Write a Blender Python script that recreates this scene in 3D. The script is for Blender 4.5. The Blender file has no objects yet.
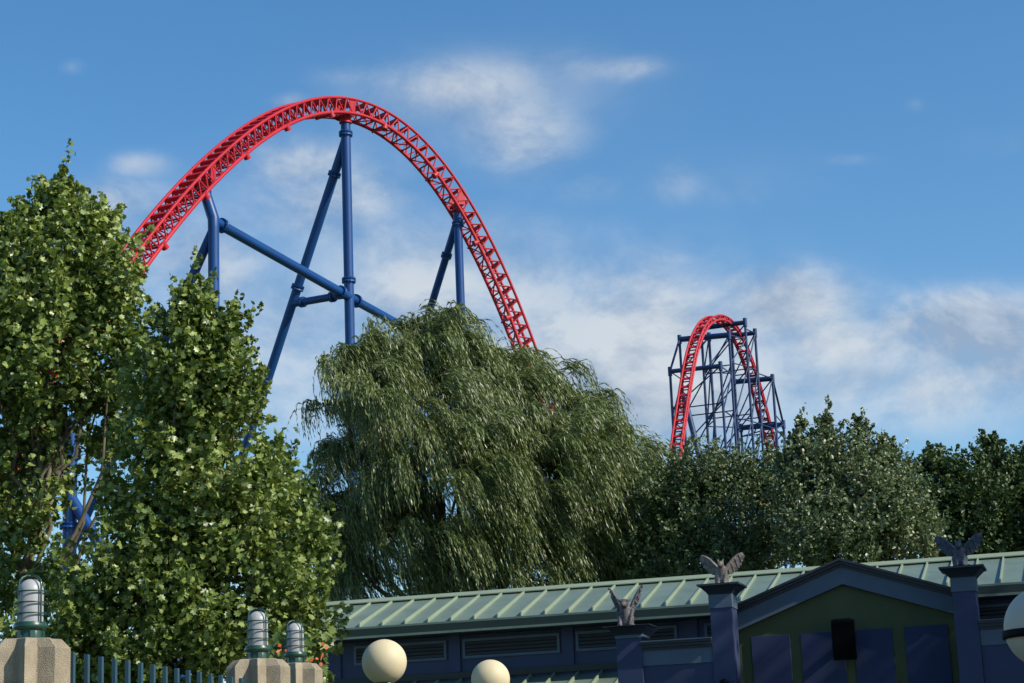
import bpy, math, random
import numpy as np
from mathutils import Vector, Matrix, Quaternion
R = math.radians
sc = bpy.context.scene
C = sc.collection
random.seed(4)

# ------------------------------------------------------------------ camera
EYE = 1.6; FPX = 2000.0; CX = 512.0; CY = 341.5
PITCH = R(13.4); ROLL = R(2.3)
FW = np.array([0, math.cos(PITCH), math.sin(PITCH)])
_r = np.array([1.0, 0, 0]); _u = np.cross(_r, FW)
RT = math.cos(ROLL)*_r - math.sin(ROLL)*_u
UP = math.sin(ROLL)*_r + math.cos(ROLL)*_u
cam_d = bpy.data.cameras.new('camera'); cam = bpy.data.objects.new('camera', cam_d); C.objects.link(cam)
cam_d.sensor_width = 36; cam_d.lens = FPX/1024*36
cam_d.clip_start = 0.1; cam_d.clip_end = 6000
cam.matrix_world = Matrix(((RT[0], UP[0], -FW[0], 0), (RT[1], UP[1], -FW[1], 0), (RT[2], UP[2], -FW[2], EYE), (0, 0, 0, 1)))
sc.camera = cam

def ray(px, py):
    return (px-CX)/FPX*RT - (py-CY)/FPX*UP + FW
def W(px, py, Y):
    """point of the world seen in direction (px,py) at distance Y ahead"""
    d = ray(px, py); return np.array([0, 0, EYE]) + d*(Y/d[1])
def onplane(px, py, P, n):
    d = ray(px, py); o = np.array([0, 0, EYE]); P = np.array(P, float); n = np.array(n, float)
    return o + d*(((P-o)@n)/(d@n))

# ------------------------------------------------------------------ light
SUN_AZ = R(65)      # from the direction behind the camera towards the right
SUN_EL = R(37)
sc.view_settings.view_transform = 'Standard'; sc.view_settings.look = 'None'
sc.view_settings.exposure = 0.15; sc.view_settings.gamma = 1.0
sun_dir = Vector((math.sin(SUN_AZ)*math.cos(SUN_EL), -math.cos(SUN_AZ)*math.cos(SUN_EL), math.sin(SUN_EL)))
sd = bpy.data.lights.new('sun', 'SUN'); sd.energy = 5.0; sd.angle = R(0.5); sd.color = (1.0, 0.94, 0.83)
so = bpy.data.objects.new('sun', sd); C.objects.link(so)
so.rotation_euler = sun_dir.to_track_quat('Z', 'Y').to_euler()

world = bpy.data.worlds.new('World'); sc.world = world; world.use_nodes = True
nt = world.node_tree; nt.nodes.clear()
def N(tree, kind, **kw):
    n = tree.nodes.new(kind)
    for k, v in kw.items(): setattr(n, k, v)
    return n
def M_(op, a, b=None, c=None, clamp=False):
    n = nt.nodes.new('ShaderNodeMath'); n.operation = op; n.use_clamp = clamp
    for i, v in enumerate((a, b, c)):
        if v is None: continue
        if isinstance(v, (int, float)): n.inputs[i].default_value = v
        else: nt.links.new(v, n.inputs[i])
    return n.outputs[0]
out = N(nt, 'ShaderNodeOutputWorld'); bg = N(nt, 'ShaderNodeBackground')
sky = N(nt, 'ShaderNodeTexSky'); sky.sky_type = 'NISHITA'; sky.sun_disc = False
sky.sun_elevation = SUN_EL; sky.sun_rotation = math.pi - SUN_AZ
sky.altitude = 50; sky.air_density = 1.0; sky.dust_density = 0.6; sky.ozone_density = 2.5
bg.inputs[1].default_value = 0.14
tc = N(nt, 'ShaderNodeTexCoord'); sp = N(nt, 'ShaderNodeSeparateXYZ')
nt.links.new(tc.outputs['Generated'], sp.inputs[0])
yy = M_('MAXIMUM', sp.outputs[1], 0.05)
u_ = M_('DIVIDE', sp.outputs[0], yy); v_ = M_('DIVIDE', sp.outputs[2], yy)
cmb = N(nt, 'ShaderNodeCombineXYZ'); nt.links.new(u_, cmb.inputs[0]); nt.links.new(v_, cmb.inputs[1])
nz = N(nt, 'ShaderNodeTexNoise'); nz.inputs['Scale'].default_value = 15; nz.inputs['Detail'].default_value = 12
nz.inputs['Roughness'].default_value = 0.62; nz.inputs['Distortion'].default_value = 0.25
mp = N(nt, 'ShaderNodeMapping'); mp.inputs['Scale'].default_value = (0.82, 1.12, 1); mp.inputs['Rotation'].default_value = (0, 0, 0.18)
mp.inputs['Location'].default_value = (0.31, 0.12, 0)
nt.links.new(cmb.outputs[0], mp.inputs[0]); nt.links.new(mp.outputs[0], nz.inputs['Vector'])
BL = [  # cloud banks: direction (as seen), extent, thickness
 (610, 345, 130, 80, 1.15), (520, 300, 90, 50, .85), (430, 280, 100, 60, .8), (385, 250, 60, 40, .65), (300, 165, 60, 30, .75), (335, 205, 80, 45, .65),
 (460, 85, 100, 32, .62), (525, 130, 60, 50, .62), (612, 68, 48, 14, .75), (560, 55, 40, 10, .4), (143, 165, 36, 15, .7), (118, 205, 50, 26, .9), (360, 75, 50, 16, .4),
 (74, 67, 14, 9, .32), (790, 305, 75, 34, 1.05), (745, 285, 34, 18, .7), (845, 340, 60, 30, 1.0), (950, 330, 85, 36, 1.3), (905, 350, 30, 20, .8), (1000, 345, 40, 30, 1.1),
 (925, 390, 120, 36, 1.0), (1010, 375, 70, 50, 1.0), (675, 182, 30, 24, .5), (590, 190, 36, 20, .42), (735, 195, 32, 16, .34), (915, 106, 12, 10, .26), (850, 160, 34, 7, .35),
 (190, 270, 70, 40, .9), (300, 360, 80, 90, .65), (640, 400, 110, 50, 1.0), (660, 262, 70, 14, .5), (285, 100, 22, 9, .5), (740, 370, 90, 60, .6), (560, 240, 80, 30, .4), (1000, 140, 60, 20, .2)]
acc = None
for (px, py, sx, sy, a) in BL:
    d = ray(px, py); u0, v0 = d[0]/d[1], d[2]/d[1]
    k = 1/(FPX*math.cos(PITCH))
    du = M_('MULTIPLY', M_('SUBTRACT', u_, float(u0)), 1/(sx*k)); dv = M_('MULTIPLY', M_('SUBTRACT', v_, float(v0)), 1/(sy*k))
    q = M_('ADD', M_('MULTIPLY', du, du), M_('MULTIPLY', dv, dv))
    g = M_('MULTIPLY', M_('EXPONENT', M_('MULTIPLY', q, -0.7)), a)
    acc = g if acc is None else M_('MAXIMUM', acc, g)
dens = M_('MULTIPLY', acc, M_('MULTIPLY_ADD', nz.outputs['Fac'], 3.1, -0.62))
HZ = [(600, 350, 150, 75, .85), (430, 280, 110, 60, .5), (520, 320, 120, 60, .6), (700, 400, 110, 60, .55), (850, 350, 120, 40, .4), (960, 370, 110, 50, .65), (480, 95, 110, 42, .55), (610, 68, 50, 14, .3),
      (320, 200, 90, 50, .3), (150, 230, 80, 45, .45), (290, 350, 80, 80, .4), (200, 280, 60, 50, .4), (780, 310, 70, 30, .4), (700, 180, 90, 25, .1)]
hacc = None
for (px, py, sx, sy, a) in HZ:
    d = ray(px, py); k = 1/(FPX*math.cos(PITCH))
    du = M_('MULTIPLY', M_('SUBTRACT', u_, float(d[0]/d[1])), 1/(sx*k)); dv = M_('MULTIPLY', M_('SUBTRACT', v_, float(d[2]/d[1])), 1/(sy*k))
    g = M_('MULTIPLY', M_('EXPONENT', M_('MULTIPLY', M_('ADD', M_('MULTIPLY', du, du), M_('MULTIPLY', dv, dv)), -0.9)), a)
    hacc = g if hacc is None else M_('ADD', hacc, g)
nh = N(nt, 'ShaderNodeTexNoise'); nh.inputs['Scale'].default_value = 9; nh.inputs['Detail'].default_value = 8; nh.inputs['Roughness'].default_value = 0.55
nt.links.new(mp.outputs[0], nh.inputs['Vector'])
haze_ = M_('MULTIPLY', M_('MINIMUM', hacc, 1.0), M_('MULTIPLY_ADD', nh.outputs['Fac'], 1.5, -0.05, clamp=True))
mr = N(nt, 'ShaderNodeMapRange'); mr.interpolation_type = 'SMOOTHSTEP'
mr.inputs['From Min'].default_value = 0.08; mr.inputs['From Max'].default_value = 1.1
nt.links.new(dens, mr.inputs[0])
nz2 = N(nt, 'ShaderNodeTexNoise'); nz2.inputs['Scale'].default_value = 15; nz2.inputs['Detail'].default_value = 7
nz2.inputs['Roughness'].default_value = 0.55; nz2.inputs['Distortion'].default_value = 0.25
off = N(nt, 'ShaderNodeVectorMath'); off.operation = 'ADD'; off.inputs[1].default_value = (0.006, 0.016, 0)
nt.links.new(mp.outputs[0], off.inputs[0]); nt.links.new(off.outputs[0], nz2.inputs['Vector'])
cr = N(nt, 'ShaderNodeMix'); cr.data_type = 'RGBA'
cr.inputs['A'].default_value = (2.2, 2.7, 3.5, 1); cr.inputs['B'].default_value = (4.5, 4.75, 4.95, 1)
nt.links.new(M_('MULTIPLY_ADD', M_('SUBTRACT', nz.outputs['Fac'], nz2.outputs['Fac']), 4.2, 0.62, clamp=True), cr.inputs['Factor'])
mx = N(nt, 'ShaderNodeMix'); mx.data_type = 'RGBA'
ia = M_('SUBTRACT', 1.0, M_('MULTIPLY', mr.outputs[0], 0.72)); ib = M_('SUBTRACT', 1.0, M_('MULTIPLY', haze_, 0.8))
nt.links.new(M_('SUBTRACT', 1.0, M_('MULTIPLY', ia, ib), clamp=True), mx.inputs['Factor'])
hsv = N(nt, 'ShaderNodeHueSaturation'); hsv.inputs['Saturation'].default_value = 1.27; hsv.inputs['Hue'].default_value = 0.497
nt.links.new(sky.outputs[0], hsv.inputs['Color']); nt.links.new(hsv.outputs[0], mx.inputs['A']); nt.links.new(cr.outputs['Result'], mx.inputs['B'])
nt.links.new(mx.outputs['Result'], bg.inputs[0]); nt.links.new(bg.outputs[0], out.inputs[0])

# ------------------------------------------------------------------ materials
def mat(name, col, rough=0.6, metal=0.0, var=0.12, vscale=6.0, bump=0.0, bscale=60.0, spec=0.5, coat=0.0, dirt=0.0, dirtcol=(0.05, 0.045, 0.035)):
    m = bpy.data.materials.new(name); m.use_nodes = True; t = m.node_tree
    b = t.nodes['Principled BSDF']
    b.inputs['Roughness'].default_value = rough; b.inputs['Metallic'].default_value = metal
    b.inputs['Specular IOR Level'].default_value = spec; b.inputs['Coat Weight'].default_value = coat
    tc = N(t, 'ShaderNodeTexCoord')
    n = N(t, 'ShaderNodeTexNoise'); n.inputs['Scale'].default_value = vscale; n.inputs['Detail'].default_value = 6
    t.links.new(tc.outputs['Object'], n.inputs['Vector'])
    r = N(t, 'ShaderNodeValToRGB')
    r.color_ramp.elements[0].position = 0.3; r.color_ramp.elements[1].position = 0.72
    r.color_ramp.elements[0].color = tuple(c*(1-var) for c in col)+(1,)
    r.color_ramp.elements[1].color = tuple(min(1, c*(1+var)) for c in col)+(1,)
    t.links.new(n.outputs['Fac'], r.inputs[0]); last = r.outputs[0]
    if dirt > 0:
        n2 = N(t, 'ShaderNodeTexNoise'); n2.inputs['Scale'].default_value = vscale*0.35; n2.inputs['Detail'].default_value = 10; n2.inputs['Roughness'].default_value = 0.7
        mpp = N(t, 'ShaderNodeMapping'); mpp.inputs['Scale'].default_value = (3, 3, 0.7)
        t.links.new(tc.outputs['Object'], mpp.inputs[0]); t.links.new(mpp.outputs[0], n2.inputs['Vector'])
        mr = N(t, 'ShaderNodeMapRange'); mr.inputs['From Min'].default_value = 0.5; mr.inputs['From Max'].default_value = 0.72; mr.inputs['To Max'].default_value = dirt
        t.links.new(n2.outputs['Fac'], mr.inputs[0])
        mm = N(t, 'ShaderNodeMix'); mm.data_type = 'RGBA'; mm.inputs['B'].default_value = dirtcol+(1,)
        t.links.new(mr.outputs[0], mm.inputs['Factor']); t.links.new(last, mm.inputs['A']); last = mm.outputs['Result']
    t.links.new(last, b.inputs['Base Color'])
    if bump > 0:
        n3 = N(t, 'ShaderNodeTexNoise'); n3.inputs['Scale'].default_value = bscale; n3.inputs['Detail'].default_value = 5
        t.links.new(tc.outputs['Object'], n3.inputs['Vector'])
        bp = N(t, 'ShaderNodeBump'); bp.inputs['Strength'].default_value = bump; bp.inputs['Distance'].default_value = 0.02
        t.links.new(n3.outputs['Fac'], bp.inputs['Height']); t.links.new(bp.outputs[0], b.inputs['Normal'])
    return m

def leafmat(name, dark, light, rough=0.45, trans=0.25, spec=0.4, cscale=0.5, third=None, tfrac=0.04):
    """leaf colours vary leaf by leaf and, slowly, from bough to bough"""
    m = bpy.data.materials.new(name); m.use_nodes = True; t = m.node_tree
    b = t.nodes['Principled BSDF']; o = t.nodes['Material Output']
    b.inputs['Roughness'].default_value = rough; b.inputs['Specular IOR Level'].default_value = spec
    g = N(t, 'ShaderNodeNewGeometry'); tc = N(t, 'ShaderNodeTexCoord')
    n = N(t, 'ShaderNodeTexNoise'); n.inputs['Scale'].default_value = cscale; n.inputs['Detail'].default_value = 3
    t.links.new(tc.outputs['Object'], n.inputs['Vector'])
    a = N(t, 'ShaderNodeMath'); a.operation = 'MULTIPLY_ADD'; a.inputs[1].default_value = 0.75; 
    t.links.new(g.outputs['Random Per Island'], a.inputs[0])
    s = N(t, 'ShaderNodeMath'); s.operation = 'SUBTRACT'; s.inputs[1].default_value = 0.36
    t.links.new(n.outputs['Fac'], s.inputs[0]); t.links.new(s.outputs[0], a.inputs[2])
    r = N(t, 'ShaderNodeValToRGB')
    r.color_ramp.elements[0].position = 0.05; r.color_ramp.elements[1].position = 0.85
    r.color_ramp.elements[0].color = dark+(1,); r.color_ramp.elements[1].color = light+(1,)
    if third:
        e = r.color_ramp.elements.new(1.0-tfrac); e.color = third+(1,); 
    t.links.new(a.outputs[0], r.inputs[0]); t.links.new(r.outputs[0], b.inputs['Base Color'])
    tr = N(t, 'ShaderNodeBsdfTranslucent'); hs = N(t, 'ShaderNodeHueSaturation')
    hs.inputs['Saturation'].default_value = 1.15; hs.inputs['Value'].default_value = 1.25; hs.inputs['Hue'].default_value = 0.49
    t.links.new(r.outputs[0], hs.inputs['Color']); t.links.new(hs.outputs[0], tr.inputs[0])
    mx = N(t, 'ShaderNodeMixShader'); mx.inputs[0].default_value = trans
    t.links.new(b.outputs[0], mx.inputs[1]); t.links.new(tr.outputs[0], mx.inputs[2]); t.links.new(mx.outputs[0], o.inputs[0])
    return m

MT = dict(
 red=mat('red_paint', (0.41, 0.013, 0.024), 0.5, spec=0.3, var=0.12, vscale=0.5, dirt=0.25, dirtcol=(0.28, 0.02, 0.03)),
 redfar=mat('red_paint_faded', (0.41, 0.018, 0.03), 0.55, spec=0.3, var=0.1, vscale=0.4),
 blue=mat('blue_paint', (0.004, 0.048, 0.185), 0.42, var=0.12, vscale=0.4, spec=0.35, dirt=0.3, dirtcol=(0.02, 0.06, 0.15)),
 navy=mat('navy_paint', (0.004, 0.028, 0.11), 0.5, var=0.12, vscale=0.4),
 bark=mat('bark', (0.11, 0.085, 0.06), 0.9, var=0.45, vscale=5, bump=0.8, bscale=14),
 barkpale=mat('pale_mottled_bark', (0.13, 0.11, 0.075), 0.9, var=0.45, vscale=4, bump=0.6, bscale=10),
 roof=mat('green_metal_roof', (0.14, 0.19, 0.15), 0.42, var=0.12, vscale=1.4, bump=0.35, bscale=3.0, spec=0.5, dirt=0.6, dirtcol=(0.085, 0.11, 0.085)),
 seam=mat('green_metal_seam', (0.235, 0.29, 0.195), 0.45, var=0.06, vscale=2),
 fascia=mat('dark_green_fascia', (0.013, 0.028, 0.022), 0.55, var=0.15, vscale=1.5),
 wall=mat('deep_blue_wall', (0.029, 0.044, 0.105), 0.6, spec=0.4, var=0.12, vscale=1.6, bump=0.15, bscale=40, dirt=0.2),
 frieze=mat('grey_blue_trim', (0.072, 0.11, 0.16), 0.65, var=0.1, vscale=2, bump=0.1, dirt=0.15),
 louvre=mat('grey_louvre', (0.06, 0.07, 0.08), 0.6, var=0.1, vscale=3),
 dark=mat('vent_shade_black', (0.012, 0.013, 0.016), 0.9),
 mould=mat('slate_moulding', (0.024, 0.032, 0.046), 0.55, var=0.12, vscale=2),
 olive=mat('olive_green_wall', (0.078, 0.096, 0.048), 0.85, spec=0.2, var=0.12, vscale=1.3, bump=0.15, bscale=40, dirt=0.15),
 panel=mat('indigo_panel', (0.034, 0.047, 0.105), 0.8, spec=0.25, var=0.1, vscale=1.5),
 black=mat('black_plastic', (0.004, 0.004, 0.0045), 0.7, spec=0.15),
 stone=mat('cast_stone', (0.32, 0.27, 0.19), 0.9, var=0.2, vscale=9, bump=0.45, bscale=160, dirt=0.55, dirtcol=(0.13, 0.11, 0.085)),
 picket=mat('teal_painted_steel', (0.028, 0.072, 0.098), 0.4, var=0.12, vscale=8),
 lampgreen=mat('dark_green_enamel', (0.012, 0.055, 0.035), 0.35, var=0.2, vscale=12, coat=0.3, dirt=0.25, dirtcol=(0.05, 0.07, 0.05)),
 cream=mat('aged_cream_plastic', (0.58, 0.50, 0.32), 0.6, var=0.05, vscale=3, dirt=0.3, dirtcol=(0.50, 0.42, 0.24)),
 white=mat('milky_white_plastic', (0.46, 0.42, 0.35), 0.5, var=0.1, vscale=4, dirt=0.35, dirtcol=(0.38, 0.34, 0.26)),
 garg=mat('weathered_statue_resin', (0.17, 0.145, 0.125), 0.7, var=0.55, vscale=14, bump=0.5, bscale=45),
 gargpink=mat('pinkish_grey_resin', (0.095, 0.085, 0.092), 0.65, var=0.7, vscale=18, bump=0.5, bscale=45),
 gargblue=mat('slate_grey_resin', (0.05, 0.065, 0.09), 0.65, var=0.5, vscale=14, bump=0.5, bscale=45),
 grass=mat('ground_grass', (0.06, 0.085, 0.03), 0.95, var=0.4, vscale=0.6, bump=0.5),
 asphalt=mat('asphalt', (0.05, 0.05, 0.05), 0.9, var=0.2, vscale=3, bump=0.3),
 orange=mat('orange_petal', (0.50, 0.11, 0.03), 0.5, var=0.25, vscale=20),
)
glass = mat('frosted_lamp_glass', (0.36, 0.37, 0.375), 0.4, var=0.22, vscale=9, spec=0.4, coat=0.0, dirt=0.25, dirtcol=(0.2, 0.21, 0.22))
for k in ('cream', 'white'):
    b = MT[k].node_tree.nodes['Principled BSDF']
    b.inputs['Subsurface Weight'].default_value = 0.35; b.inputs['Subsurface Radius'].default_value = (0.12, 0.09, 0.05); b.inputs['Subsurface Scale'].default_value = 1.0

# ------------------------------------------------------------------ mesh helpers
def frame(d):
    d = np.array(d, float); d /= np.linalg.norm(d)
    a = np.array([0, 0, 1.0]) if abs(d[2]) < 0.9 else np.array([1.0, 0, 0])
    x = np.cross(a, d); x /= np.linalg.norm(x); y = np.cross(d, x)
    return x, y, d
class MB:
    def __init__(s): s.v = []; s.f = []; s.sm = []
    def add(s, vs, fs, smooth=False):
        o = len(s.v); s.v.extend([tuple(map(float, p)) for p in vs]); s.f.extend([tuple(i+o for i in f) for f in fs]); s.sm.extend([smooth]*len(fs))
    def box(s, c, ax, ay, az):
        c = np.array(c, float); ax, ay, az = map(lambda q: np.array(q, float), (ax, ay, az))
        vs = [c+i*ax+j*ay+k*az for i in (-1, 1) for j in (-1, 1) for k in (-1, 1)]
        s.add(vs, [(0, 1, 3, 2), (4, 6, 7, 5), (0, 4, 5, 1), (2, 3, 7, 6), (0, 2, 6, 4), (1, 5, 7, 3)])
    def beam(s, a, b, w, h, up=(0, 0, 1)):
        a, b = np.array(a, float), np.array(b, float); d = b-a; L = np.linalg.norm(d); d /= L
        x = np.cross(d, up); 
        if np.linalg.norm(x) < 1e-5: x = np.array([1.0, 0, 0])
        x /= np.linalg.norm(x); y = np.cross(x, d)
        s.box((a+b)/2, x*w/2, y*h/2, d*L/2)
    def tube(s, pts, rad, n=8, cap=True, smooth=True):
        pts = [np.array(p, float) for p in pts]; m = len(pts)
        if not hasattr(rad, '__len__'): rad = [rad]*m
        d0 = pts[1]-pts[0]; x, y, d = frame(d0); rings = []
        for i, p in enumerate(pts):
            t = pts[min(i+1, m-1)]-pts[max(i-1, 0)]; t = t/np.linalg.norm(t)
            x = x - t*(x@t); x /= np.linalg.norm(x); y = np.cross(t, x)
            rings += [p+rad[i]*(math.cos(2*math.pi*k/n)*x+math.sin(2*math.pi*k/n)*y) for k in range(n)]
        fs = [(i*n+k, i*n+(k+1) % n, (i+1)*n+(k+1) % n, (i+1)*n+k) for i in range(m-1) for k in range(n)]
        s.add(rings, fs, smooth)
        if cap:
            s.add(rings[:n], [tuple(range(n))[::-1]]); s.add(rings[-n:], [tuple(range(n))])
    def lathe(s, c, prof, n=32, axis=(0, 0, 1), smooth=True):
        c = np.array(c, float); x, y, d = frame(axis); m = len(prof)
        vs = [c+d*z+r*(math.cos(2*math.pi*k/n)*x+math.sin(2*math.pi*k/n)*y) for r, z in prof for k in range(n)]
        fs = [(i*n+k, i*n+(k+1) % n, (i+1)*n+(k+1) % n, (i+1)*n+k) for i in range(m-1) for k in range(n)]
        s.add(vs, fs, smooth); s.add(vs[:n], [tuple(range(n))[::-1]]); s.add(vs[-n:], [tuple(range(n))])
    def sphere(s, c, r, n=24, m=14, sc_=(1, 1, 1)):
        c = np.array(c, float); vs = [c+np.array([0, 0, -r*sc_[2]])]
        for i in range(1, m):
            a = -math.pi/2+math.pi*i/m
            vs += [c+np.array([r*math.cos(a)*math.cos(2*math.pi*k/n)*sc_[0], r*math.cos(a)*math.sin(2*math.pi*k/n)*sc_[1], r*math.sin(a)*sc_[2]]) for k in range(n)]
        vs.append(c+np.array([0, 0, r*sc_[2]])); e = len(vs)-1
        fs = [(0, 1+(k+1) % n, 1+k) for k in range(n)]
        fs += [(1+i*n+k, 1+i*n+(k+1) % n, 1+(i+1)*n+(k+1) % n, 1+(i+1)*n+k) for i in range(m-2) for k in range(n)]
        fs += [(1+(m-2)*n+k, 1+(m-2)*n+(k+1) % n, e) for k in range(n)]
        s.add(vs, fs, True)
    def extrude(s, poly, vec):
        """polygon (3D points) swept by vec"""
        vec = np.array(vec, float); p = [np.array(q, float) for q in poly]; n = len(p)
        vs = p+[q+vec for q in p]
        s.add(vs, [tuple(range(n)), tuple(range(2*n-1, n-1, -1))]+[(i, i+n, (i+1) % n+n, (i+1) % n) for i in range(n)])
    def build(s, name, m, parent=None, bevel=0.0):
        me = bpy.data.meshes.new(name)
        org = np.zeros(3)
        if parent is not None:
            q = parent
            while q is not None: org += np.array(q.location); q = q.parent
        vs = [(a-org[0], b-org[1], c-org[2]) for a, b, c in s.v]
        me.from_pydata(vs, [], s.f); me.polygons.foreach_set('use_smooth', s.sm)
        me.materials.append(m)
        bm_fix(me)
        o = bpy.data.objects.new(name, me); C.objects.link(o); o.parent = parent
        if bevel: 
            md = o.modifiers.new('bevel', 'BEVEL'); md.width = bevel; md.segments = 2; md.limit_method = 'ANGLE'
        return o
def bm_fix(me):
    import bmesh
    b = bmesh.new(); b.from_mesh(me); bmesh.ops.recalc_face_normals(b, faces=b.faces); b.to_mesh(me); b.free()
def empty(name, loc):
    o = bpy.data.objects.new(name, None); C.objects.link(o); o.location = loc; o.empty_display_size = 0.2
    return o
def tag(o, label, cat, group=None):
    o['label'] = label; o['category'] = cat
    if group: o['group'] = group
    return o
def struct(o): o['kind'] = 'structure'; return o

# ------------------------------------------------------------------ ground
g = MB(); g.add([(-3000, -300, 0), (3000, -300, 0), (3000, 5000, 0), (-3000, 5000, 0)], [(0, 1, 2, 3)]); struct(g.build('ground', MT['grass']))
g = MB(); g.add([(-1.2, -20, .004), (25, -20, .004), (25, 33, .004), (-1.2, 33, .004)], [(0, 1, 2, 3)]); struct(g.build('path', MT['asphalt']))

# ------------------------------------------------------------------ pavilion building
TH = R(16.3)
BU = np.array([math.cos(TH), -math.sin(TH), 0]); BV = np.array([math.sin(TH), math.cos(TH), 0]); BO = np.array([3.636, 40.0, 0.0])
def B(t, n, z): return BO+BU*t-BV*n+np.array([0, 0, z])
def bbox(mb, t0, t1, n0, n1, z0, z1):
    mb.box(B((t0+t1)/2, (n0+n1)/2, (z0+z1)/2), BU*(t1-t0)/2, BV*(n1-n0)/2, (0, 0, (z1-z0)/2))
bld = empty('pavilion_building', tuple(B(0, 0, 0)))
tag(bld, 'low blue pavilion with ribbed green metal roof, louvres and an olive gable', 'building')
T0, T1 = -9.6, 13.0
m = MB(); bbox(m, T0+.3, T1, -3.7, 0, 0, 5.30); m.build('clerestory_wall', MT['wall'], bld)
# piers between vents
for c in (-7.9, -5.27, -2.86, -0.3, 2.1, 4.5, 6.9, 9.3): m = MB(); bbox(m, c-.12, c+.12, -.01, .05, 4.56, 5.33); m.build('wall_pier', MT['wall'], bld)
# louvred vents
def vent(t0, t1, z0, z1):
    f = MB(); w = .055
    bbox(f, t0, t1, .0, .04, z1-w, z1); bbox(f, t0, t1, .0, .04, z0, z0+w)
    bbox(f, t0, t0+w, .0, .04, z0+w, z1-w); bbox(f, t1-w, t1, .0, .04, z0+w, z1-w)
    fr = f.build('vent', MT['frieze'], bld)
    d = MB(); bbox(d, t0+w, t1-w, .002, .006, z0+w, z1-w); d.build('vent_shade_sheet', MT['dark'], fr)  # flat near-black sheet: the shade behind the slats put into colour
    s = MB(); k = 4; h = (z1-z0-2*w)/k
    for i in range(k):
        zc = z0+w+h*(i+.5); a = h*.34
        s.box(B((t0+t1)/2, .022, zc), BU*((t1-t0)/2-w), (-BV*.016+np.array([0, 0, -a]))*.9, BV*.002+np.array([0, 0, .003]))
    s.build('vent_slats', MT['louvre'], fr)
for a, b_ in ((-7.49, -5.45), (-5.10, -3.03), (-2.69, -.60), (-.04, 1.9), (2.3, 4.3), (4.7, 6.7), (7.1, 9.1)): vent(a, b_, 4.82, 5.22)
# upper roof: ridge at n=-1.55
NE, NR, ZE, ZR = .60, -1.55, 5.55, 6.285
m = MB()
for sgn in (1, -1):
    e = NE if sgn > 0 else 2*NR-NE
    m.extrude([B(T0, e, ZE), B(T0, NR, ZR), B(T0, NR, ZR-.04), B(T0, e, ZE-.04)], BU*(T1-T0))
rf = m.build('roof', MT['roof'], bld)
sl = math.atan2(ZR-ZE, NE-NR); dn = np.array([0, 0, 1.0])*math.cos(sl)-BV*math.sin(sl)  # roof normal (front)
m = MB(); t = -7.65-.497*3
while t < T1:
    for sgn in (1, -1):
        e = NE if sgn > 0 else 2*NR-NE
        m.extrude([B(t, e, ZE), B(t, NR, ZR-.01), B(t, NR, ZR+.045), B(t, e, ZE+.085), B(t, e, ZE)][:4], BU*.03)
    t += .497
m.build('standing_seams', MT['seam'], rf)
m = MB()
m.extrude([B(T0-.05, NR+.16, ZR+.0), B(T0-.05, NR, ZR+.085), B(T0-.05, NR-.16, ZR), B(T0-.05, NR-.16, ZR-.02), B(T0-.05, NR, ZR+.06), B(T0-.05, NR+.16, ZR-.02)], BU*(T1-T0+.1))
m.build('ridge_cap', MT['seam'], rf)
m = MB()
bbox(m, T0, T1, NE-.03, NE-.002, ZE-.19, ZE-.008)
bbox(m, T0, T1, 2*NR-NE+.002, 2*NR-NE+.03, ZE-.19, ZE-.045)
m.build('fascia', MT['fascia'], bld)
m = MB(); bbox(m, T0, T1, NE-.03, NE+.03, ZE-.235, ZE-.19); m.build('gutter_lip', MT['roof'], bld)
m = MB(); bbox(m, T0, T1, .0, NE-.03, ZE-.235, ZE-.21); m.build('soffit', MT['mould'], bld)
m = MB()  # end gable of the clerestory, left
m.extrude([B(T0+.3, NE-.2, ZE-.06), B(T0+.3, NR, ZR-.08), B(T0+.3, 2*NR-NE+.2, ZE-.06), B(T0+.3, -3.7, 5.2), B(T0+.3, 0, 5.2)], BU*.1)
m.build('gable_end', MT['wall'], bld)
# lower lean-to roof
LT1 = -1.12; LN = 2.7; LZ0 = 4.37; LZ1 = LZ0-(LN)*math.tan(sl)
m = MB(); m.extrude([B(T0, 0, LZ0), B(T0, LN, LZ1), B(T0, LN, LZ1-.04), B(T0, 0, LZ0-.04)], BU*(LT1-T0)); lr = m.build('lower_roof', MT['roof'], bld)
m = MB(); t = -7.65-.497*3
while t < LT1:
    m.extrude([B(t, 0, LZ0-.01), B(t, LN, LZ1), B(t, LN, LZ1+.085), B(t, .0, LZ0+.075)], BU*.03); t += .497
m.build('standing_seams', MT['seam'], lr)
m = MB(); bbox(m, T0, LT1, .0, .05, LZ0+.06, 4.555); m.build('flashing', MT['fascia'], bld)
m = MB(); bbox(m, T0, LT1, LN-.03, LN-.003, LZ1-.2, LZ1-.008); m.build('lower_fascia', MT['fascia'], bld)
m = MB(); bbox(m, T0+.4, LT1, 1.9, 2.1, 0, LZ1+.1); m.build('lower_wall', MT['wall'], bld)
# parapet fronts left and right of the gabled bay  (front plane n=3.2)
NF = 3.2
for (a, b_) in ((-.60, .72), (5.48, 12.6)):
    m = MB(); bbox(m, a, b_, .05, NF-.02, 0, 4.22); m.build('front_wall', MT['wall'], bld)
    m = MB(); bbox(m, a, b_, .05, NF, 4.22, 4.50); m.build('frieze', MT['frieze'], bld)
    m = MB()
    for i, (z0, z1, k) in enumerate(((4.50, 4.545, .03), (4.545, 4.60, .07), (4.60, 4.645, .11))): bbox(m, a, b_, .05, NF+k, z0, z1)
    m.build('cornice', MT['mould'], bld)
    m = MB(); bbox(m, a, b_, .05, NF+.13, 4.645, 4.665); m.build('cornice_cap', MT['frieze'], bld)
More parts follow.
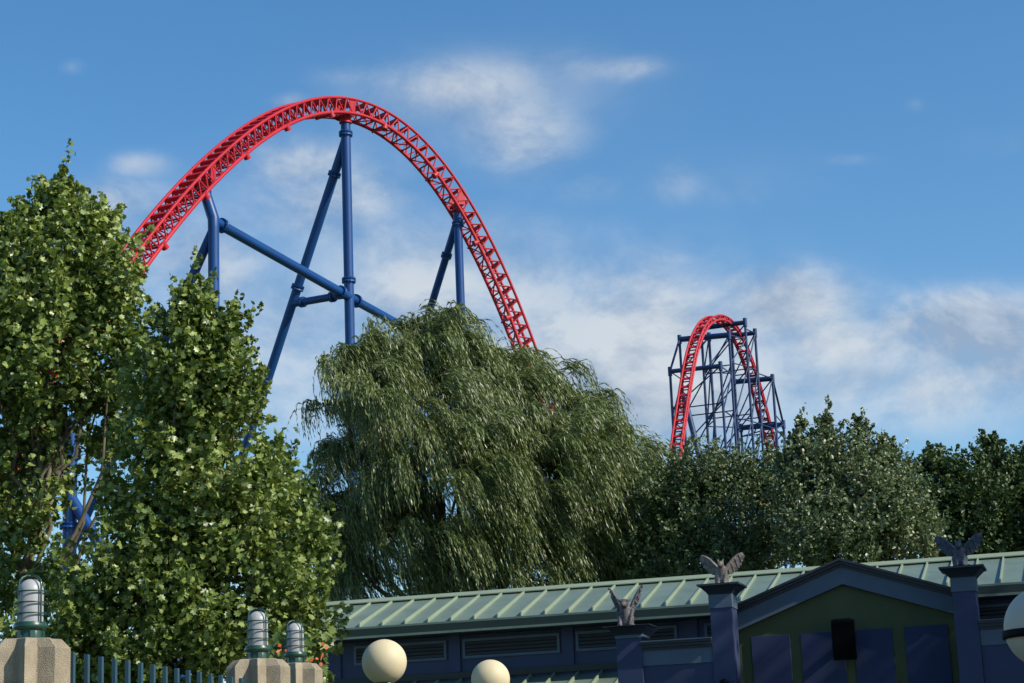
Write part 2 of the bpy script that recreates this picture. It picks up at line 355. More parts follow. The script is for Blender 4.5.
# pilasters
def pilaster(t0, t1, zb, zc, zt, fl, n0, n1):
    tc_, hw = (t0+t1)/2, (t1-t0)/2
    m = MB(); bbox(m, t0+.015, t1-.015, n0, n1-.015, 0, zb); p = m.build('pilaster', MT['wall'], bld, .006)
    m = MB(); bbox(m, t0, t1, n0, n1, zb, zc); m.build('pilaster_block', MT['frieze'], p, .006)
    m = MB(); nc, hn = (n0+n1)/2, (n1-n0)/2; prof = [(0, zc), (.012, zc+.02), (.03, zc+.045), (.085, zc+.10), (.125, zc+.14), (fl, zc+.155), (fl, zt)]
    vs = []
    for e, z in prof: vs += [B(tc_-hw-e, nc+hn+e, z), B(tc_+hw+e, nc+hn+e, z), B(tc_+hw+e, nc-hn-e, z), B(tc_-hw-e, nc-hn-e, z)]
    fs = [(i*4+k, i*4+(k+1) % 4, (i+1)*4+(k+1) % 4, (i+1)*4+k) for i in range(len(prof)-1) for k in range(4)]+[(0, 1, 2, 3), tuple(len(vs)-4+k for k in range(4))]
    m.add(vs, fs); m.build('pilaster_cap', MT['mould'], p)
    return p
pilaster(-1.09, -.58, 4.74, 4.80, 4.965, .19, 2.55, NF+.05)
pilaster(.70, 1.135, 5.18, 5.43, 5.62, .17, 2.72, NF+.05)
pilaster(5.05, 5.49, 5.18, 5.43, 5.62, .17, 2.72, NF+.05)
# gabled bay
pk = 3.03; a, b_ = 1.137, 5.048; NW = 2.2
m = MB(); m.extrude([B(a-.2, NW, 0), B(b_+.2, NW, 0), B(b_+.2, NW, 4.98), B(pk, NW, 5.72), B(a-.2, NW, 4.98)], BV*.3); m.build('gable_wall', MT['olive'], bld)
def rake(off0, off1, n0, n1, matn, name, zl=5.27, zp=6.03):
    m = MB()
    for (te, s_) in ((a-.2, 1), (b_+.2, -1)):
        m.extrude([B(te, n1, zl-off1), B(pk, n1, zp-off1), B(pk, n1, zp-off0), B(te, n1, zl-off0)], BV*(n1-n0))
    return m.build(name, matn, bld)
rake(.15, .47, NW+.004, NW+.10, MT['frieze'], 'rake_board')
rake(.10, .15, NW+.004, NW+.14, MT['mould'], 'rake_moulding_lower')
rake(.045, .10, NW+.004, NW+.19, MT['mould'], 'rake_moulding_middle')
rake(.0, .045, NW-.25, NW+.24, MT['mould'], 'rake_moulding')
for (p0, p1) in ((1.26, 1.98), (2.18, 2.98), (3.16, 3.86), (4.08, 4.86)):
    m = MB(); bbox(m, p0, p1, NW+.003, NW+.03, 1.0, 4.71); m.build('wall_panel', MT['panel'], bld, .004)
m = MB(); m.extrude([B(a-.3, NW-.25, 4.2), B(b_+.3, NW-.25, 4.2), B(b_+.3, NW-.25, 5.22), B(pk, NW-.25, 5.94), B(a-.3, NW-.25, 5.22)], BV*1.2); m.build('gable_block', MT['mould'], bld)
m = MB(); bbox(m, 5.05, T1, -3.5, .04, 0, 4.6); m.build('rear_wall', MT['wall'], bld)
q = B(.915, NF+.14, 3.83)
m = MB(); m.sphere(q, .085, 20, 10, (1, 1, .8)); m.lathe(q+np.array([0, 0, -.12]), [(.05, 0), (.06, .1)], 16); m.build('dark_dome', MT['black'], bld)  # small dark dome in front of the pilaster, purpose unknown

# loudspeaker on the gable
ls = empty('loudspeaker', tuple(B(3.02, NW+.34, 4.16)))
tag(ls, 'black loudspeaker cabinet mounted high in the middle of the olive gable', 'loudspeaker')
tilt = R(9)
ax = BU*math.cos(0.16)+BV*math.sin(0.16); ay0 = np.cross((0, 0, 1), ax); ay = ay0*math.cos(tilt)+np.array([0, 0, 1])*math.sin(tilt)*1; az = np.cross(ax, ay)
c0 = B(3.02, NW+.42, 4.53)
m = MB(); h = .36
vs = []
for z in (-h, h):
    w = .215
    vs += [c0+az*z+ax*(-w)-ay*.22, c0+az*z+ax*w-ay*.22, c0+az*z+ax*w*.72+ay*.2, c0+az*z-ax*w*.72+ay*.2]
m.add(vs, [(0, 1, 2, 3), (4, 5, 6, 7), (0, 1, 5, 4), (1, 2, 6, 5), (2, 3, 7, 6), (3, 0, 4, 7)]); m.build('cabinet', MT['black'], ls, .015)
m = MB(); m.box(c0-ay*.232, ax*.19, ay*.008, az*.32)
m.build('grille', mat('grille_mesh', (.003, .003, .0035), .9, spec=.08, bump=.6, bscale=300), ls, .004)
m = MB(); m.beam(c0+ay*.18, B(3.02, NW+.02, 4.5), .06, .12); m.box(B(3.02, NW+.045, 4.5), BU*.1, BV*.012, (0, 0, .12)); m.build('bracket', MT['black'], ls)

# ------------------------------------------------------------------ winged statues
def blob(name, parts, m, parent, org, vox=.011):
    mb = MB()
    for (c, r, s_) in parts: mb.sphere(np.array(c)+org, r, 16, 10, s_)
    o = mb.build(name, m, parent)
    for p in o.data.polygons: p.use_smooth = True
    md = o.modifiers.new('remesh', 'REMESH'); md.mode = 'VOXEL'; md.voxel_size = vox; md.use_smooth_shade = True
    sm = o.modifiers.new('smooth', 'SMOOTH'); sm.iterations = 2; sm.factor = 0.5
    return o
def statue(t, n, z, kind, m, label):
    root = empty('gargoyle_statue', tuple(B(t, n, z))); o = np.array(root.location)
    tag(root, label, 'statue', 'winged statues on the pilasters')
    K_ = 1.0 if kind == 1 else .94
    E = lambda x, y, z_: K_*(BU*x-BV*y+np.array([0, 0, z_]))       # x right, y toward viewer, z up
    def chain(a, b, r0, r1, k=6): return [(E(*(np.array(a)+(np.array(b)-np.array(a))*i/k)), r0+(r1-r0)*i/k, (1, 1, 1)) for i in range(k+1)]
    P = []
    if kind == 1:       # stocky hunched body, broad snouted head, steep narrow wings
        P += chain((0, -.02, .10), (0, 0, .34), .13, .105) + chain((-.1, .06, .04), (-.1, .0, .18), .055, .06) + chain((.1, .06, .04), (.1, 0, .18), .055, .06)
        P += chain((-.13, 0, .32), (-.09, .12, .05), .045, .035) + chain((.13, 0, .32), (.1, .12, .05), .048, .035)
        P += chain((0, .04, .38), (0, .09, .45), .07, .085) + chain((0, .12, .43), (0, .2, .41), .055, .042)
        P += chain((-.05, .13, .485), (-.085, .12, .50), .028, .024, 3)+chain((.05, .13, .485), (.085, .12, .50), .028, .024, 3)
        P += chain((-.07, .08, .50), (-.13, .05, .53), .03, .012, 5)+chain((.07, .08, .50), (.13, .05, .53), .03, .012, 5)
        P += chain((-.15, .0, .02), (.15, .0, .02), .04, .04, 8)
        top, root_h, span, sweep = .80, .40, .33, .16
    else:
        P += chain((0, -.02, .08), (0, .0, .33), .105, .085) + chain((-.085, .07, .03), (-.09, .0, .17), .045, .06) + chain((.085, .07, .03), (.09, 0, .17), .045, .06)
        P += chain((-.09, 0, .33), (-.06, .11, .05), .038, .03) + chain((.09, 0, .33), (.06, .11, .05), .038, .03)
        P += chain((0, .03, .36), (0, .07, .42), .055, .062) + chain((0, .1, .41), (0, .165, .385), .042, .03)
        P += chain((-.04, .06, .46), (-.055, .05, .53), .022, .008, 5)+chain((.04, .06, .46), (.055, .05, .53), .022, .008, 5)
        P += chain((-.1, .0, .02), (.1, .0, .02), .045, .045, 6)+chain((0, -.1, .06), (.17, -.05, .05), .03, .014)
        top, root_h, span, sweep = .64, .32, .42, .30
    P = [(c, r, s_) for c, r, s_ in P]
    blob('body', P, m, root, o)
    for sg in (-1, 1):
        w = MB(); hgt = top if not (kind == 1 and sg < 0) else top-.01
        if kind == 1:
            lead = [(.09, -.05, .36), (.14, -.07, .48), (.20, -.08, .60), (.26, -.10, .70), (.33, -.10, .79)]
            trail = [(.10, -.05, .30), (.19, -.07, .36), (.235, -.08, .46), (.27, -.09, .56), (.335, -.10, .79)]
        else:
            lead = [(.07, -.06, .34), (.15, -.08, .44), (.24, -.10, .54), (.33, -.12, .61), (.41, -.13, .645)]
            trail = [(.07, -.06, .22), (.17, -.08, .22), (.27, -.10, .27), (.36, -.12, .38), (.435, -.13, .54)]
        # feathers: overlapping blades from the leading edge to the scalloped trailing edge
        K = 9
        def lerp(L, u):
            u = u*(len(L)-1); i = min(int(u), len(L)-2); f_ = u-i
            return np.array(L[i])*(1-f_)+np.array(L[i+1])*f_
        for i in range(K):
            u = (i+.5)/K; A = lerp(lead, max(0, u-.05)); Bp = lerp(trail, min(1, u+.03)); 
            A[0] *= sg; Bp[0] *= sg
            d = Bp-A; L = np.linalg.norm(d); wv = np.cross(d/L, (0, 1, 0)); hw = .050 if kind != 1 else .036
            off = .007*(i % 2)
            pts = []
            for q, ww in ((0, .75), (.4, 1.05), (.8, .85), (.97, .35)):
                pts.append((A+d*q, hw*ww))
            vs = []
            for (p, ww) in pts:
                vs += [o+E(*(p+wv*ww+np.array([0, off, 0]))), o+E(*(p+np.array([0, off+.016, 0]))), o+E(*(p-wv*ww+np.array([0, off, 0]))), o+E(*(p+np.array([0, off-.012, 0])))]
            fs = [(j*4+k, j*4+(k+1) % 4, (j+1)*4+(k+1) % 4, (j+1)*4+k) for j in range(3) for k in range(4)]+[(0, 1, 2, 3), (12, 13, 14, 15)]
            w.add(vs, fs)
        Lp = [np.array(p)*np.array([sg, 1, 1]) for p in lead]
        w.tube([o+E(*p) for p in Lp], [.034, .032, .028, .022, .008], 8)
        w.build('wing', m, root)
    return root
statue(-.95, 2.88, 4.967, 1, MT['gargpink'], 'pinkish grey gargoyle with steep narrow wings on the lowest pilaster, in front of the roof')
statue(.90, 2.83, 5.622, 2, MT['garg'], 'sunlit pale gargoyle with spread wings on the pilaster left of the gable')
statue(5.24, 3.05, 5.622, 3, MT['gargblue'], 'shaded slate grey gargoyle with broad wings on the pilaster right of the gable')

# ------------------------------------------------------------------ stone pillars, cage lamps, fence
def star(R1, R2, n=8, ph=0): return [(math.cos(ph+math.pi*i/n)*(R1 if i % 2 == 0 else R2), math.sin(ph+math.pi*i/n)*(R1 if i % 2 == 0 else R2)) for i in range(2*n)]
def pillar(p, top, rot, label, k=1.0):
    root = empty('stone_pillar', (p[0], p[1], 0)); tag(root, label, 'pillar', 'ribbed stone pillars of the fence')
    m = MB(); lo = star(.212*k, .132*k, 8, rot); hi = star(.168*k, .130*k, 8, rot)
    rings = [(lo, 0), (lo, top-.05), (hi, top-.004), ([(x*.97, y*.97) for x, y in hi], top)]; n = 16; vs = []
    for r_, z in rings: vs += [(p[0]+x, p[1]+y, z) for x, y in r_]
    fs = [(i*n+j, i*n+(j+1) % n, (i+1)*n+(j+1) % n, (i+1)*n+j) for i in range(3) for j in range(n)]+[tuple(range(3*n, 4*n))]
    m.add(vs, fs); m.build('shaft', MT['stone'], root, .006)
    m = MB(); m.box((p[0], p[1], .15), (.29*k, 0, 0), (0, .29*k, 0), (0, 0, .15)); m.build('plinth', MT['stone'], root, .02)
def cage_lamp(p, z, label, rot=.3):
    root = empty('cage_lamp', (p[0], p[1], z)); tag(root, label, 'lamp', 'caged lamps on the stone pillars'); c = (p[0], p[1], z)
    m = MB(); m.lathe(c, [(.066, 0), (.067, .045), (.064, .05), (.079, .053), (.088, .06), (.088, .078), (.082, .084), (.082, .09)], 32)
    for k in range(6):
        a = rot+k*math.pi/3; q = np.array([math.cos(a), math.sin(a), 0]); m.box(np.array(c)+q*.069+np.array([0, 0, .025]), q*.006, np.cross(q, (0, 0, 1))*.013, (0, 0, .018))
    m.build('base', MT['lampgreen'], root)
    m = MB(); r = .067; m.lathe(c, [(r, .088), (r, .25)]+[(r*math.cos(R(a)), .25+r*1.02*math.sin(R(a))) for a in (12, 25, 38, 50, 62, 74, 88)], 36); m.build('glass_dome', glass, root)
    R_ = .081
    for zz in (.135, .192, .25):
        g_ = MB(); g_.tube([(c[0]+R_*math.cos(2*math.pi*i/32), c[1]+R_*math.sin(2*math.pi*i/32), z+zz) for i in range(33)], .0042, 6, False); g_.build('guard_ring', MT['lampgreen'], root)
    for j in range(2):
        g_ = MB(); a = rot+j*math.pi/2; dx, dy = math.cos(a), math.sin(a); pts = [(-R_, .085), (-R_, .275)]+[(-R_*math.cos(R(t_)), .288+.05*math.sin(R(t_))) for t_ in (20, 45, 70)]
        pts = pts+[(-x, zz) for x, zz in pts[::-1]]
        g_.tube([(c[0]+dx*x, c[1]+dy*x, z+zz) for x, zz in pts], .0055, 6, False); g_.build('guard_hoop', MT['lampgreen'], root)
P1 = W(30, 640, 10.5); P2 = W(258, 660, 13.2); P3 = W(295.5, 664, 15.7)
pillar(P1, P1[2], .12, 'ribbed stone pillar at the left end of the teal pickets, nearest the camera')
pillar(P2, P2[2], .12, 'ribbed stone pillar right of the pickets, in front of another pillar')
pillar(P3, P3[2], .12, 'farther ribbed stone pillar, partly hidden behind its neighbour')
cage_lamp(P1, P1[2], 'green caged lamp with frosted dome on the nearest stone pillar, far left', .95)
cage_lamp(P2, P2[2], 'green caged lamp on the pillar at the right end of the teal pickets', .85)
cage_lamp(P3, P3[2], 'smallest green caged lamp, on the farther half hidden pillar', .80)
FA = W(72.5, 660, 10.65); FB = W(241, 672, 13.0)
fe = empty('picket_fence', (FA[0], FA[1], 0)); tag(fe, 'teal blue steel picket fence between the stone pillars', 'fence')
ft = (FA[2]+FB[2])/2
for i in range(15):
    q = FA+(FB-FA)*i/14; m = MB()
    d = (FB-FA)*np.array([1, 1, 0]); d /= np.linalg.norm(d); e = np.array([-d[1], d[0], 0])
    m.box((q[0], q[1], ft/2+.02), d*.0125, e*.0125, (0, 0, ft/2-.02)); 
    m.build('picket', MT['picket'], fe, .002)
m = MB()
for zz in (.2, ft-.28): m = MB(); m.beam((FA[0]-d[0]*.15, FA[1]-d[1]*.15, zz), (FB[0], FB[1], zz), .03, .04); m.build('rail', MT['picket'], fe)

# ------------------------------------------------------------------ globe lamps
def globe(c, r, matn, label, band=False, zb=0):
    root = empty('globe_lamp', (c[0], c[1], 0)); tag(root, label, 'street lamp', None if band else 'cream globe lamps')
    m = MB(); m.sphere(c, r, 48, 28); m.build('globe', matn, root)
    m = MB(); m.lathe((c[0], c[1], c[2]-r-.05), [(.05, 0), (.085, .01), (.09, .05), (.08, .075), (.06, .085)], 24); m.build('fitter', MT['lampgreen'] if not band else MT['black'], root)
    m = MB(); m.lathe((c[0], c[1], 0), [(.11, 0), (.11, .3), (.06, .4), (.045, .5), (.04, c[2]-r-.05)], 20); m.build('pole', MT['lampgreen'] if not band else MT['black'], root)
    if band:
        m = MB(); m.lathe((c[0], c[1], c[2]-.035), [(r*.98, -.024), (r*1.05, -.024), (r*1.05, .024), (r*.98, .024)], 48); m.build('band', MT['black'], root)
    return root
c = W(384.3, 662, 17.6); globe(c, .196, MT['cream'], 'larger cream globe lamp, left one of the two in front of the louvred wall')
c = W(490.5, 679.3, 20.4); globe(c, .196, MT['cream'], 'smaller cream globe lamp, right one of the two in front of the louvred wall')
c = W(1045.5, 627.4, 12.0); globe(c, .243, MT['white'], 'white globe lamp with a black band cut off by the right edge', True)

# ------------------------------------------------------------------ roller coaster, near hill
def track(root, P, b, outn, gauge, height, pitch, rr, rc, rd, matn, tie=True, tiew=.26, tieh=.14, brackets=False):
    """P: points of the track's centre line (top), b: sideways unit vector, outn(i): outward normal"""
    P = np.array(P); n = len(P); b = np.broadcast_to(b, P.shape)
    T = np.gradient(P, axis=0); T /= np.linalg.norm(T, axis=1)[:, None]
    Nn = np.cross(b, T); Nn /= np.linalg.norm(Nn, axis=1)[:, None]
    if Nn[n//2][2] < 0: Nn = -Nn
    for sg in (-1, 1):
        m = MB(); m.tube(P+b*sg*gauge/2, rr, 8); m.build('rail', matn, root)
    for sg in (-1, 1):
        m = MB(); m.tube(P+b*sg*gauge/2-Nn*height, rc, 8); m.build('lower_chord', matn, root)
    # panels at equal arc length
    s_ = np.concatenate([[0], np.cumsum(np.linalg.norm(np.diff(P, axis=0), axis=1))]); k = int(s_[-1]/pitch); S = np.linspace(0, s_[-1], k+1)
    def at(s): return [np.array([np.interp(s, s_, Q[:, j]) for j in range(3)]) for Q in (P, Nn, b)]
    ti = MB(); la = MB()
    for i in range(k+1):
        p, nn, bb = at(S[i]); g2 = bb*gauge/2
        ti.beam(p-g2-nn*tieh*.5, p+g2-nn*tieh*.5, tiew, tieh, up=nn)
        la.tube([p-g2-nn*height, p+g2-nn*height], rd, 6, False)
        if i < k:
            pm, nm, bm_ = at((S[i]+S[i+1])/2); p2, n2, b2_ = at(S[i+1])
            for sg in (-1, 1):
                la.tube([p+g2*sg, pm+bm_*sg*gauge/2-nm*height], rd, 6, False); la.tube([pm+bm_*sg*gauge/2-nm*height, p2+b2_*sg*gauge/2], rd, 6, False)
                la.add([p+g2*sg*.98-nn*tieh, p+g2*sg*.45-nn*tieh, p+g2*sg*.98-nn*height*.8, p+g2*sg*.98-nn*height*.8+nn*.02],
                       [(0, 1, 2)])
            la.tube([p-g2-nn*height, p2+b2_*gauge/2-n2*height] if i % 2 else [p+g2-nn*height, p2-b2_*gauge/2-n2*height], rd*.8, 6, False)
    if brackets:
        for i in range(3, k, 6):
            p, nn, bb = at(S[i]); m = MB(); m.tube([p-nn*(height-.1)+bb*gauge/2, p-nn*(height+.42)+bb*gauge/2], [.22, .30], 10); m.tube([p-nn*(height+.2)-bb*gauge/2, p-nn*(height+.2)+bb*gauge/2], .10, 8); m.build('bracket', matn, root)
    ti.build('cross_ties', matn, root); la.build('lattice', matn, root)
    return T, Nn
HP = np.array([0, 164.0, 0]); HP[0] = W(345, 100, 164)[0]
def head(s): return R(min(64, max(10, 50-1.7*s)))     # the track's heading turns slowly over the hill
_S = np.arange(-90, 70, .25); _X = np.zeros((len(_S), 2)); _k0 = int(np.argmin(abs(_S))); _X[_k0] = HP[:2]
for i in range(_k0+1, len(_S)): a_ = head(_S[i]-.125); _X[i] = _X[i-1]+.25*np.array([math.cos(a_), math.sin(a_)])
for i in range(_k0-1, -1, -1): a_ = head(_S[i]+.125); _X[i] = _X[i+1]-.25*np.array([math.cos(a_), math.sin(a_)])
def plan(s): return np.array([np.interp(s, _S, _X[:, 0]), np.interp(s, _S, _X[:, 1]), 0.0])
def HD(s): a = head(s); return np.array([math.cos(a), math.sin(a), 0])
def HN(s): d = HD(s); return np.array([d[1], -d[0], 0])
def hs(px, py):
    d = ray(px, py); k = int(np.argmin(abs(_X[:, 0]-d[0]/d[1]*_X[:, 1]))); k = min(max(k, 1), len(_S)-2)
    f_ = lambda i: _X[i, 0]-d[0]/d[1]*_X[i, 1]
    j = k+1 if f_(k)*f_(k+1) <= 0 else k-1; t_ = f_(k)/(f_(k)-f_(j)); s_ = _S[k]+(_S[j]-_S[k])*t_
    return s_, EYE+d[2]/d[1]*plan(s_)[1]
pts = [(2, 452), (12, 428), (46, 368), (82, 327), (113, 281), (131, 251), (149, 223.5), (173.5, 194), (202, 165.5), (230, 141), (268, 118.5), (302, 104.5), (341, 99.5), (374, 108), (417, 140), (447.5, 179.5), (473, 222), (504.5, 276.5), (526.5, 326.5), (538, 370)]
sz = np.array([hs(*p) for p in pts]); co = np.polyfit(sz[:, 0], sz[:, 1], 5)
ss = np.linspace(sz[0, 0]+1, sz[-1, 0], 90); zz = np.polyval(co, ss)
sl_r = (zz[-1]-zz[-2])/(ss[-1]-ss[-2]); sl_l = (zz[1]-zz[0])/(ss[1]-ss[0])
ex = np.arange(1, 7)*1.2; ssx = np.concatenate([ss[0]-ex[::-1], ss, ss[-1]+ex]); zzx = np.concatenate([zz[0]-sl_l*ex[::-1], zz, zz[-1]+sl_r*ex])
PT = np.array([plan(s_) for s_ in ssx]); PT[:, 2] = zzx; PB = np.array([HN(s_) for s_ in ssx])
hill = empty('roller_coaster', (HP[0], HP[1], 0)); tag(hill, 'tall arching red roller coaster hill on thick blue tubular supports, nearest the camera', 'roller coaster')
track(hill, PT, PB, None, 1.75, 1.3, 1.25, .13, .16, .075, MT['red'], tiew=.30, tieh=.34, brackets=True)
def ring(mb, p, d, r, h=.32, bolts=14):
    d = np.array(d, float)/np.linalg.norm(d); x, y, _ = frame(d)
    mb.lathe(np.array(p)-d*h/2, [(r, 0), (r, h*.42), (r*.93, h*.42), (r*.93, h*.58), (r, h*.58), (r, h)], 20, d)
    for k in range(bolts):
        a = 2*math.pi*k/bolts; q = np.array(p)+(x*math.cos(a)+y*math.sin(a))*r*.9; mb.tube([q-d*h*.75, q+d*h*.75], .05, 5)
def column(root, a, b, r, rings=(), name='support_column'):
    a, b = np.array(a, float), np.array(b, float)
    m = MB(); m.tube([a, b], r, 20); o = m.build(name, MT['blue'], root)
    for p in rings:
        m = MB(); ring(m, a+(b-a)*p, b-a, r*1.42); m.build('flange', MT['blue'], o)
    return o
def support(px_top, py_top):
    s, _ = hs(px_top, py_top); base = plan(s); z = np.interp(s, ssx, zzx)-1.3; hd, hn = HD(s), HN(s)
    top = np.array([base[0], base[1], z-.15])
    m = MB()
    for sg in (-1, 1): m.tube([top+hn*sg*.75+np.array([0, 0, .25]), top-np.array([0, 0, .45])], [.2, .3], 8)
    m.tube([top+np.array([0, 0, .2]), top-np.array([0, 0, .45])], [.35, .45], 10)
    m.box(top+hn*.86+np.array([0, 0, .65]), hd*.34, hn*.03, (0, 0, .75)); m.box(top-hn*.86+np.array([0, 0, .65]), hd*.34, hn*.03, (0, 0, .75))
    m.lathe(top-np.array([0, 0, .55]), [(.55, 0), (.55, .15), (.4, .2), (.3, .5)], 18)
    m.build('saddle', MT['red'], hill)
    return base, top, hd
def hitp(px, py, S_): return onplane(px, py, S_[0], S_[2])     # in the support's own plane, square to the track
def foot(px, py, S_, topp): q = hitp(px, py, S_); d = q-topp; return topp+d*(-topp[2]/d[2])
Z_ = lambda v: np.array([0, 0, v])
# apex support
SA = support(345.5, 122); b1, t1, _ = SA; jt = t1-Z_(.6)
zc = hitp(347, 281, SA)[2]
column(hill, (b1[0], b1[1], 0), jt, .42, [.985, zc/jt[2]])
lt = jt-Z_(1.4); f1 = foot(262, 397, SA, lt)
column(hill, f1, lt, .40, [hitp(332.6, 175, SA)[2]/lt[2], hitp(294.6, 288.4, SA)[2]/lt[2]], 'leaning_leg')
# left support: a short neck bends from the saddle to the column standing right of the track
SL = support(204, 199); b2, t2, _ = SL
q = hitp(213.5, 219, SL); vb = np.array([q[0], q[1], 0]); vz = q[2]
column(hill, vb, vb+Z_(vz), .43)
m = MB(); m.tube([vb+Z_(vz-1.0), vb+Z_(vz), t2-Z_(.5)], [.43, .45, .43], 18); nk = m.build('support_neck', MT['blue'], hill)
m = MB(); ring(m, t2-Z_(.7), t2-Z_(.5)-vb-Z_(vz), .56); m.build('flange', MT['blue'], nk)
l2 = vb+Z_(vz-.8); f2 = foot(135, 406, SL, l2)
column(hill, f2, l2, .36, [.62], 'leaning_leg')
# right support
SR = support(457.5, 211); b3, t3, _ = SR; t3 = t3-Z_(.6)
column(hill, (b3[0], b3[1], 0), t3, .38, [.98])
l3 = t3-Z_(.6); f3 = foot(425.3, 325, SR, l3)
column(hill, f3, l3, .34, [hitp(446.6, 255.6, SR)[2]/l3[2]], 'leaning_leg')
# tie tube from the left support past the apex column to the right support
z1 = hitp(348, 297.5, SA)[2]
A2 = vb+Z_(vz-.15); B2 = np.array([b1[0], b1[1], z1]); u2_ = (B2-A2)/np.linalg.norm(B2-A2)
dd_ = ray(400, 325); e_ = np.array([0, 0, EYE])
# continue beyond the column, level, through the point seen at (400,325)
k_ = (z1-EYE)/dd_[2]; C1 = e_+dd_*k_; dC = (C1-B2)/np.linalg.norm(C1-B2); C2 = B2+dC*22
o_ = column(hill, A2, B2, .40, [], 'tie_tube')
m = MB(); ring(m, A2+u2_*1.1, u2_, .58); m.build('flange', MT['blue'], o_)
m = MB(); ring(m, B2-u2_*1.4, u2_, .58); m.build('flange', MT['blue'], o_)
o_ = column(hill, B2, C2, .38, [], 'tie_tube')
m = MB(); ring(m, B2+dC*1.4, dC, .58); m.build('flange', MT['blue'], o_)
ql = hitp(291, 304, SA); qc = np.array([b1[0], b1[1], hitp(347, 294.5, SA)[2]])
column(hill, ql, qc, .33, [.2, .72], 'strut')
# nearer support, seen through the leaves on the left
s4, _ = hs(40, 375); b4 = plan(s4); S4 = (b4, None, HD(s4)); z4 = np.interp(s4, ssx, zzx)-1.4
q4 = hitp(70, 500, S4)
column(hill, q4*np.array([1, 1, 0]), np.array([q4[0], q4[1], hitp(66, 420, S4)[2]]), .46, [.55, .75])
column(hill, np.array([q4[0], q4[1], hitp(68, 425, S4)[2]]), np.array([b4[0], b4[1], z4]), .42)
ql = hitp(72, 500, S4); qr = hitp(100, 545, S4); d_ = qr-ql; column(hill, ql+d_*(-ql[2]/d_[2]), ql, .38, [.8], 'leaning_leg')

# ------------------------------------------------------------------ roller coaster, far hill with lattice tower
far = empty('roller_coaster', (28, 262, 0)); tag(far, 'smaller distant red coaster hill threading a dark blue lattice tower above the right trees', 'roller coaster')
TP = [(671.5, 476), (675, 450), (679.5, 420), (685, 383), (690.5, 352), (697, 331), (705, 318.5), (715, 313.5), (727, 318), (737, 332), (745, 351), (752, 371), (760, 399), (767, 427), (774, 452), (779, 470)]
TD = [240, 243, 246.5, 250, 253, 255.5, 258, 261, 264, 267, 270, 272.5, 276, 279, 282, 284]
raw = np.array([W(p[0], p[1], d) for p, d in zip(TP, TD)])
u = np.concatenate([[0], np.cumsum(np.linalg.norm(np.diff(raw, axis=0), axis=1))]); uu = np.linspace(0, u[-1], 140)
def smooth(a, k):
    for _ in range(k): a = np.concatenate([a[:1], (a[:-2]+2*a[1:-1]+a[2:])/4, a[-1:]])
    return a
pf = np.column_stack([smooth(np.interp(uu, u, raw[:, j]), 40) for j in range(3)])
hv = raw[-1]-raw[0]; hv[2] = 0; hv /= np.linalg.norm(hv); fb = np.array([hv[1], -hv[0], 0])
track(far, pf, fb, None, 1.3, .6, 1.5, .15, .16, .09, MT['redfar'], tiew=.34)
bx = fb.copy()       # beams run square to the track
def bp(px, py, D): # on the plane of a bent whose track crossing is at depth D
    i = np.argmin(abs(pf[:, 1]-D)); return onplane(px, py, pf[i], hv)
def bent(D, beam, cols, r=.30):
    a, b = bp(*beam[0], D), bp(*beam[1], D)
    m = MB(); m.tube([a, b], r, 10); o = m.build('cross_beam', MT['navy'], far)
    res = []
    for (px, py) in cols:
        q = bp(px, py, D); m = MB(); m.tube([(q[0], q[1], 0), (q[0], q[1], q[2]+.5)], .18, 10); m.tube([(q[0], q[1], q[2]-.6), (q[0], q[1], q[2]+.6)], .28, 10); m.build('tower_column', MT['navy'], far); res.append(q)
    return res
c1 = bent(256, ((670, 371.5), (720.5, 366)), ((670, 371.5), (720.5, 366)))
c2 = bent(261, ((679.5, 339.5), (729, 335)), ((679.5, 339.5), (709, 337), (729, 335)), .38)
c3 = bent(264, ((706, 326.5), (745, 322.5)), ((701, 327), (745, 322.5)))
c4 = bent(267, ((729, 336), (755, 333)), ((731.5, 336), (755, 333)))
c5 = bent(271, ((733, 382), (772.5, 378.5)), ((733, 382), (772.5, 378.5)), .36)
c6 = bent(278, ((740.5, 428), (783.5, 424.5)), ((741, 428), (783.5, 424.5)), .36)
br = MB()
def brace(a, b, za, zb, r=.13): br.tube([(a[0], a[1], za), (b[0], b[1], zb)], r, 5, False)
def panels(a, b, z0, z1, dz, alt=0, cross=True):
    z = z0; i = alt
    while z < z1-1:
        zt = min(z+dz, z1)
        brace(a, b, zt, zt, .09)
        if cross or i % 2: brace(*((a, b) if a[0] < b[0] else (b, a)), z, zt, .10)
        z += dz; i += 1
def lo(*c): return min(q[2] for q in c)
for a, b in ((c1[0], c1[1]), (c2[0], c2[1]), (c2[1], c2[2]), (c3[0], c3[1]), (c4[0], c4[1]), (c5[0], c5[1]), (c6[0], c6[1])):
    panels(a, b, 22, lo(a, b), 6.2)
for a, b in ((c1[0], c2[0]), (c1[1], c2[2]), (c2[1], c3[0]), (c2[2], c3[1]), (c3[1], c4[1]), (c3[0], c4[0]), (c4[0], c5[0]), (c4[1], c5[1]), (c5[0], c6[0]), (c5[1], c6[1])):
    panels(a, b, 22, lo(a, b), 7.5)
for a, b in ((c2[0], c1[0]), (c5[1], c6[1])): brace(a, b, a[2], b[2], .16)
br.build('braces', MT['navy'], far)
a = bp(684, 396, 256); b = bp(697, 447, 256); m = MB(); d = (b-a); m.tube([a, a+d*((0-a[2])/d[2])], .38, 12); m.build('leaning_leg', MT['navy'], far)

